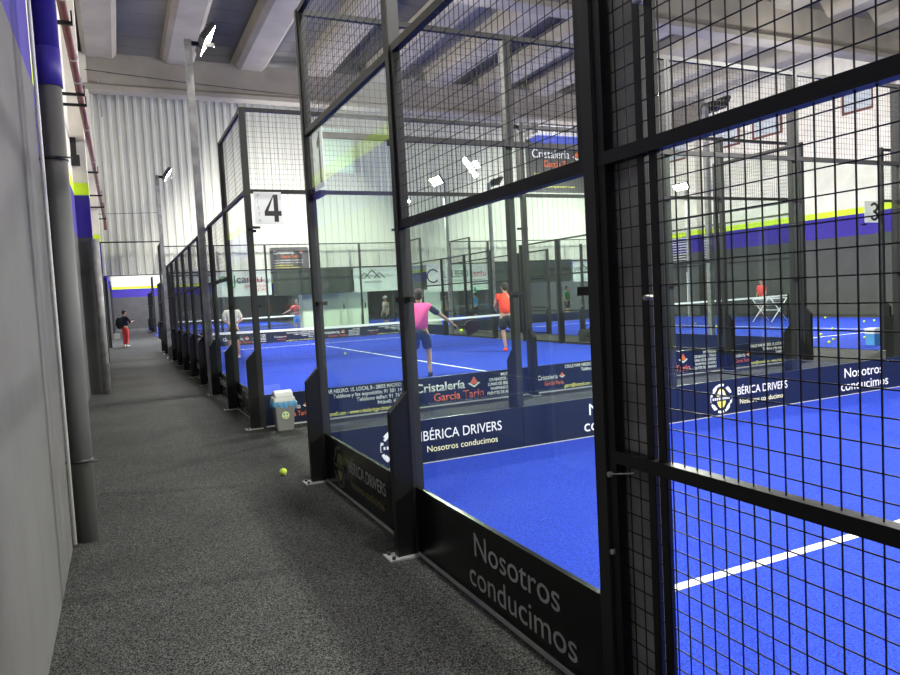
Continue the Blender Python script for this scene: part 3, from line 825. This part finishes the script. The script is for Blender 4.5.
# sports bags beside court 4
def bag(x, y, rz, label, m):
    r = thing('sports_bag', (x, y, 0), label, 'bag')
    b = MB(); prof = [(.02,0),(.17,.0),(.19,.08),(.19,.22),(.15,.32),(.05,.36),(.0,.36)]
    b.tube((x-.30,y,.20),(x+.30,y,.20),.17,16); b.box(x-.28,x+.28,y-.15,y+.15,.0,.2)
    body = b.build('body', m, r, 0)
    h = MB(); h.path([(x-.15,y,.36),(x-.12,y,.46),(x,y,.50),(x+.12,y,.46),(x+.15,y,.36)], .014, 6); h.build('strap', M['steel'], body)
bag(12.6, 17.1, 0, 'black sports bag on the floor beside court 4, left one', M['darktop'])
bag(13.3, 17.6, 0, 'black sports bag on the floor beside court 4, right one', M['darktop'])
r = thing('bench', (12.6, 15.6, 0), 'low dark bench between court 4 and court 3', 'bench')
MB().box(12.0,13.4,15.5,15.9,.40,.45).build('seat', M['steel'], r)
for x in (12.1,13.3):
    for y in (15.54,15.86): MB().box(x-.02,x+.02,y-.02,y+.02,0,.4).build('leg', M['steel'], r)
bag(12.3, 14.9, 0, 'black bag in front of the low dark bench', M['bannerdark'])
r = thing('storage_box', (14.6, 9.9, 0), 'small white and blue box at the corner of court 3', 'box')
MB().box(14.62,14.82,9.75,9.95,.013,.26).build('body', M['bluecloth'], r); MB().box(14.61,14.83,9.74,9.96,.26,.38).build('lid', M['white'], r)

# ------------------------------------------------------------------ people
def skin_obj(name, pts, edges, radii, m, parent, sub=1, root=0):
    me = bpy.data.meshes.new(name); me.from_pydata([tuple(p) for p in pts], edges, []); me.update()
    o = bpy.data.objects.new(name, me); COL.objects.link(o)
    md = o.modifiers.new('s', 'SKIN'); md.use_smooth_shade = True
    sv = me.skin_vertices[0].data
    for i, r in enumerate(radii):
        sv[i].radius = r if isinstance(r, tuple) else (r, r); sv[i].use_root = (i == root)
    ss = o.modifiers.new('u', 'SUBSURF'); ss.levels = sub; ss.render_levels = sub
    bpy.context.view_layer.update()
    res = bpy.data.meshes.new_from_object(o.evaluated_get(bpy.context.evaluated_depsgraph_get()))
    bpy.data.objects.remove(o); bpy.data.meshes.remove(me)
    res.materials.clear(); res.materials.append(m)
    for p in res.polygons: p.use_smooth = True
    res.name = name
    return link(bpy.data.objects.new(name, res), parent)

def person(loc, rz, label, top, legs_m, shoes, hair=None, H=1.75, arms=None, hips=None, lean=0., legs=None, shorts=True, sleeve=.5,
           headturn=0., headtilt=0., cap=None, long_trousers=False, sleeve_m=None, hands=True):
    """figure faces +Y before turning; arms: {side:(elbow, wrist)} in body units; legs: {side:(knee, ankle)}"""
    s = H/1.75
    r = thing('person', loc, label, 'person'); r.rotation_euler = (0,0,0)
    RZ = Matrix.Rotation(rz, 3, 'Z')
    off = Vector(loc)
    def W(p): return RZ @ (Vector(p)*s)
    hipz = .93; lx = lean
    hip = Vector((0,0,hipz)); waist = Vector((0,.02*lx,1.08)); chest = Vector((0,.16*lx,1.30)); neck = Vector((0,.26*lx,1.47)); head = Vector((0,.30*lx+.02,1.62-.02*abs(lx)))
    arms = arms or {}; legs = legs or {}
    A = {}; L = {}
    for sd in (-1, 1):
        sh = Vector((sd*.185, chest.y+.02, 1.40))
        el, wr = arms.get(sd, ((sd*.24, .0+chest.y, 1.13), (sd*.25, .10+chest.y, .90)))
        A[sd] = (sh, Vector(el), Vector(wr))
        kn, an = legs.get(sd, ((sd*.11, .03, .50), (sd*.12, -.01, .085)))
        L[sd] = (Vector((sd*.095, 0, .88)), Vector(kn), Vector(an))
    # body: one continuous surface
    pts = [hip, waist, chest, neck]; rad = [(.130,.100), (.112,.085), (.140,.092), (.055,.055)]; ed = [(0,1),(1,2),(2,3)]
    for sd in (-1, 1):
        sh, el, wr = A[sd]; b = len(pts)
        pts += [sh, el, wr]; rad += [.058, .042, .028]; ed += [(2,b),(b,b+1),(b+1,b+2)]
        th, kn, an = L[sd]; b = len(pts)
        mid = th.lerp(kn, .45); calf = kn.lerp(an, .3)
        foot = an+Vector((0,.13,-.045))
        pts += [th, mid, kn, calf, an, foot]; rad += [.098, .082, .056, .058, .036, .034]
        ed += [(0,b),(b,b+1),(b+1,b+2),(b+2,b+3),(b+3,b+4),(b+4,b+5)]
    sc = lambda R: [tuple(x*s for x in q) if isinstance(q, tuple) else q*s for q in R]
    P = [W(p) for p in pts]
    body = skin_obj('body', P, ed, sc(rad), M['skin'], r, 1, 0)
    # head with face
    hd = MB(); hc = W(head)
    Rh = RZ @ Matrix.Rotation(headturn, 3, 'Z') @ Matrix.Rotation(headtilt, 3, 'X')
    def HP(v): return tuple(hc + Rh @ (Vector(v)*s) + off)
    def part_sphere(mb, c, rx, ry, rz_, n=14, m=9):
        k = len(mb.v); mb.sphere((0,0,0), rx, ry, rz_, n, m)
        for i in range(k, len(mb.v)): mb.v[i] = HP(Vector(mb.v[i])+Vector(c))
    part_sphere(hd, (0,0,.02), .078, .095, .115)
    part_sphere(hd, (0,.045,-.045), .052, .05, .06)
    part_sphere(hd, (0,.10,-.01), .012, .02, .022, 8, 6)
    for sd in (-1, 1): part_sphere(hd, (sd*.08,0,.0), .012, .02, .032, 8, 6)
    hd.tube(tuple(W(neck)+off-Vector((0,0,.03*s))), HP((0,-.01,-.04)), .05*s, 12)
    hdo = hd.build('head', M['skin'], r)
    ey = MB()
    for sd in (-1, 1): part_sphere(ey, (sd*.03,.085,.015), .012, .008, .007, 8, 5)
    ey.build('eyes', M['hair'], hdo)
    mo = MB(); part_sphere(mo, (0,.088,-.058), .022, .008, .006, 8, 5); mo.build('mouth', M['redcloth'], hdo)
    h = MB(); k = 0
    part_sphere(h, (0,-.018,.045), .086, .098, .104)
    part_sphere(h, (0,-.045,-.0), .076, .068, .085)
    if cap:
        h.build('hair', hair or M['hair'], hdo)
        c = MB(); part_sphere(c, (0,-.008,.066), .092, .108, .095); part_sphere(c, (0,.10,.07), .06, .075, .012)
        c.build('cap', cap, r)
    else: h.build('hair', hair or M['hair'], hdo)
    # shirt
    sp = [hip-Vector((0,0,.02)), waist, chest, neck-Vector((0,0,.055))]; sr = [(.185,.150), (.175,.145), (.205,.155), (.10,.095)]; se = [(0,1),(1,2),(2,3)]
    sl_pts = {}
    for sd in (-1, 1):
        sh, el, wr = A[sd]; b = len(sp); e2 = sh.lerp(el, min(1, sleeve*1.6))
        sp += [sh, e2]; sr += [.088, .078]; se += [(2,b),(b,b+1)]
        if sleeve > .8: sp += [el, wr.lerp(el,.15)]; sr[-1] = .06; sr += [.055, .042]; se += [(b+1,b+2),(b+2,b+3)]
    skin_obj('shirt', [W(p) for p in sp], se, sc(sr), top, r, 1, 0)
    if sleeve_m:
        for sd in (-1, 1):
            sh, el, wr = A[sd]
            skin_obj('sleeve', [W(sh), W(sh.lerp(el,.5)), W(sh.lerp(el,.95))], [(0,1),(1,2)], sc([.079,.073,.066]), sleeve_m, r, 1, 0)
    # shorts or trousers
    tp = [hip+Vector((0,0,.05)), hip-Vector((0,0,.03))]; tr = [(.178,.148), (.178,.150)]; te = [(0,1)]
    for sd in (-1, 1):
        th, kn, an = L[sd]; b = len(tp)
        if long_trousers:
            tp += [th, th.lerp(kn,.5), kn, an+Vector((0,0,.03))]; tr += [.120,.102,.078,.058]; te += [(1,b),(b,b+1),(b+1,b+2),(b+2,b+3)]
        else:
            tp += [th, th.lerp(kn,.5), th.lerp(kn,.92)]; tr += [.122,.118,.108]; te += [(1,b),(b,b+1),(b+1,b+2)]
    skin_obj('trousers' if long_trousers else 'shorts', [W(p) for p in tp], te, sc(tr), legs_m, r, 1, 0)
    for sd in (-1, 1):
        an = L[sd][2]
        q = [an+Vector((0,-.045,-.035)), an+Vector((0,.04,-.04)), an+Vector((0,.16,-.05))]
        skin_obj('shoe', [W(p) for p in q], [(0,1),(1,2)], sc([(.042,.042),(.046,.04),(.04,.03)]), shoes, r, 1, 1)
        if hands:
            sh, el, wr = A[sd]; d = (wr-el).normalized()
            side = d.cross(Vector((0,0,1))); side = side.normalized() if side.length > .01 else Vector((1,0,0))
            hp = [wr, wr+d*.05, wr+d*.09]; hr = [.026,(.038,.020),(.034,.018)]; he = [(0,1),(1,2)]
            for kf, o2 in enumerate((-.028,-.009,.010,.028)):
                b = len(hp); dn = Vector((0,0,-1))*.012
                ln = (.06,.072,.068,.052)[kf]
                hp += [wr+d*(.095+ln*.5)+side*o2+dn*.4, wr+d*(.09+ln)+side*o2+dn*2.2]; hr += [.0095,.008]; he += [(2,b),(b,b+1)]
            b = len(hp); hp += [wr+d*.05+side*.045, wr+d*.085+side*.06]; hr += [.012,.009]; he += [(1,b),(b,b+1)]
            skin_obj('hand', [W(p) for p in hp], he, sc(hr), M['skin'], r, 1, 0)
    r['_s'] = s
    def world(p): return W(p)+off
    del r['_s']
    return r, world

# player in pink on court 4, seen from behind, right arm out with the racket
pk = (5.25, 12.55, .012)
r, wpt = person(pk, math.radians(-25), 'player in pink vest and dark cap, reaching out with a racket on court 4', M['pink'], M['navycloth'], M['darktop'], H=1.70, cap=M['cap'],
   arms={1: ((.42,.10,1.22),(.66,.20,1.02)), -1: ((-.26,.05,1.15),(-.18,.22,.98))}, sleeve=.15, sleeve_m=M['navycloth'], lean=.35,
   legs={1: ((.15,.10,.50),(.16,-.02,.085)), -1: ((-.15,.08,.50),(-.20,-.03,.085))})
def racket(w0, d, label, nrm=Vector((0,1,.15))):
    w0 = Vector(w0); d = Vector(d).normalized()
    r = thing('padel_racket', w0, label, 'racket')
    m = MB().tube(w0-d*.03, w0+d*.14, .016, 10); m.build('grip', M['darktop'], r)
    n = Vector(nrm); n = (n-d*n.dot(d)).normalized(); u = n.cross(d)
    m = MB(); c = w0+d*.30; k = len(m.v); N = 24
    for z in (-.019, .019):
        for i in range(N):
            t = 2*PI*i/N; m.v.append(tuple(c+d*(.155*math.cos(t))+u*(.13*math.sin(t))+n*z))
    m.face(list(range(N))[::-1]); m.face(list(range(N, 2*N)))
    for i in range(N): j = (i+1) % N; m.face([i, j, N+j, N+i])
    m.build('head', M['racket'], r)
hw = wpt((.74,.23,.98))
racket(hw, Vector((.9,-.25,-.12)), 'dark round padel racket held out by the pink-vested player', Vector((.1,1,.1)))
ball(hw.x+.02, hw.y-.15, hw.z-.10, 'yellow ball just below the pink-vested player\'s hand', rad=.034)
# player in orange-red
r, wpt = person((9.2, 16.1, .012), math.radians(-12), 'player in orange-red top and black shorts at the net, seen from behind', M['redshirt'], M['darktop'], M['redshirt'], H=1.82,
   arms={1: ((.25,.12,1.16),(.10,.30,1.12)), -1: ((-.25,.12,1.16),(-.08,.30,1.10))}, sleeve=.3,
   legs={1: ((.17,.04,.52),(.26,-.16,.13)), -1: ((-.08,.02,.50),(-.04,0,.085))})
# far side of the net, white T-shirt
person((3.08, 21.9, .012), math.radians(170), 'player in white T-shirt on the far half of court 4, partly behind a fence post', M['whitecloth'], M['darktop'], M['whitecloth'], H=1.74,
   arms={1: ((.27,.08,1.15),(.12,.26,1.08)), -1: ((-.27,.08,1.15),(-.12,.26,1.08))})
person((8.3, 36.0, .012), math.radians(150), 'player in red T-shirt and blue shorts in the hall beyond court 4', M['redcloth'], M['bluecloth'], M['whitecloth'], H=1.75,
   arms={1: ((.34,.15,1.22),(.55,.25,1.12)), -1: ((-.27,.08,1.15),(.1,.3,1.08))})
person((11.9, 32.6, .0), math.radians(100), 'person in white cap and pale brown top beyond the far end of court 4', mat('tan_cloth', (.35,.27,.2), .8), M['darktop'], M['whitecloth'], H=1.7, cap=M['whitecloth'])
person((16.5, 32.0, .012), math.radians(30), 'man in light blue T-shirt with pale cap beyond court 3', M['bluecloth'], M['darktop'], M['whitecloth'], H=1.70, cap=M['whitecloth'])
person((21.8, 31.5, .012), math.radians(-150), 'person in dark green top standing beyond court 3', M['greencloth'], M['darktop'], M['darktop'], H=1.72)
person((14.4, 31.2, .0), math.radians(-90), 'person in grey top beside the pale upright board', mat('grey_cloth', (.2,.22,.2), .8), M['darktop'], M['darktop'], H=1.66)
person((25.0, 21.6, .0), math.radians(90), 'person in red top sitting against the right wall', M['redcloth'], M['darktop'], M['darktop'], H=1.55)
# corridor
cp = (.22, 35.2, 0)
r, wpt = person(cp, math.radians(-60), 'person in black top and red leggings looking at a phone on the walkway', M['darktop'], M['redcloth'], M['whitecloth'], H=1.68, long_trousers=True, sleeve=.9,
   arms={1: ((.24,.16,1.14),(.10,.34,1.20)), -1: ((-.24,.14,1.14),(-.08,.34,1.18))}, headtilt=-.45,
   legs={1: ((.06,.06,.50),(.06,0,.085)), -1: ((-.05,.0,.50),(-.05,-.06,.085))})
b = wpt((0,-.24,1.15))
bp = thing('backpack', b, 'black backpack on the back of the person in red leggings', 'bag')
MB().sphere(tuple(b), .17, .16, .27).build('body', M['darktop'], bp)
mm = MB().box(b.x-.10,b.x+.10,b.y-.10,b.y+.10,b.z+.05,b.z+.24); mm.build('flap', M['darktop'], bp, .02)
b = wpt((-.12,-.36,.42))
sb = thing('shoulder_bag', b, 'white bag hanging low beside the person in red leggings', 'bag')
MB().box(b.x-.14,b.x+.14,b.y-.06,b.y+.06,b.z-.02,b.z+.24).build('body', M['whitecloth'], sb, .03)
MB().path([(b.x-.1,b.y,b.z+.22),(b.x-.05,b.y+.0,b.z+.55),(b.x+.14,b.y,b.z+.95)], .012, 6).build('strap', M['darktop'], sb)
p0 = wpt((.0,.44,1.22))
tag(MB().box(p0.x-.035,p0.x+.035,p0.y-.006,p0.y+.006,p0.z-.07,p0.z+.07).build('phone', M['black'], None, .003), 'small dark phone held up by the person in red leggings', 'phone')

# ------------------------------------------------------------------ unseen ceiling lights, added to brighten the farther hall
for i, (x, y) in enumerate(((1.2,40),(3,71),(9,38),(9,60),(19,38))):
    r = thing('fill_light', (x, y, 6.85), 'unseen long ceiling light added to brighten the farther hall', 'light', 'added fill lights of the farther hall')
    MB().box(x-.6, x+.6, y-.15, y+.15, 6.8, 6.9).build('housing', M['white'], r)
    MB().box(x-.55, x+.55, y-.12, y+.12, 6.79, 6.8).build('diffuser', mat('diffuser_%d' % i, (.9,.9,.9), .4, emit=((1,.98,.94), 12)), r)
    a = bpy.data.lights.new('fill_lamp', 'AREA'); a.shape = 'RECTANGLE'; a.size = 1.1; a.size_y = .24; a.energy = 3200 if i > 1 else 1300
    ao = bpy.data.objects.new('fill_lamp', a); COL.objects.link(ao); ao.parent = r; ao.location = (0,0,-.08)

w = bpy.data.worlds.new('hall_ambience'); C.world = w; w.use_nodes = True
w.node_tree.nodes['Background'].inputs[0].default_value = (.75,.78,.82,1); w.node_tree.nodes['Background'].inputs[1].default_value = .17

# ------------------------------------------------------------------ camera (fitted to the photograph's perspective)
f, yaw, pitch, roll, h = 702.65, .4383, .0595, -.0526, 1.5595
fwd = Vector((math.sin(yaw), math.cos(yaw), 0)); right = Vector((math.cos(yaw), -math.sin(yaw), 0)); up = Vector((0,0,1))
f2 = math.cos(pitch)*fwd - math.sin(pitch)*up; u2 = math.cos(pitch)*up + math.sin(pitch)*fwd
r3 = math.cos(roll)*right + math.sin(roll)*u2; u3 = -math.sin(roll)*right + math.cos(roll)*u2
cd = bpy.data.cameras.new('camera'); co = bpy.data.objects.new('camera', cd); COL.objects.link(co)
cd.sensor_width = 36; cd.sensor_fit = 'HORIZONTAL'; cd.lens = f/900*36; cd.clip_start = .05; cd.clip_end = 300
mt = Matrix((( r3.x, u3.x, -f2.x, 0), (r3.y, u3.y, -f2.y, 0), (r3.z, u3.z, -f2.z, h), (0,0,0,1)))
co.matrix_world = mt
C.camera = co
C.view_settings.view_transform = 'Standard'; C.view_settings.look = 'None'; C.view_settings.gamma = 1; C.view_settings.use_curve_mapping = False
C.view_settings.exposure = 0.0
C.cycles.transparent_max_bounces = 48
C.cycles.max_bounces = 12
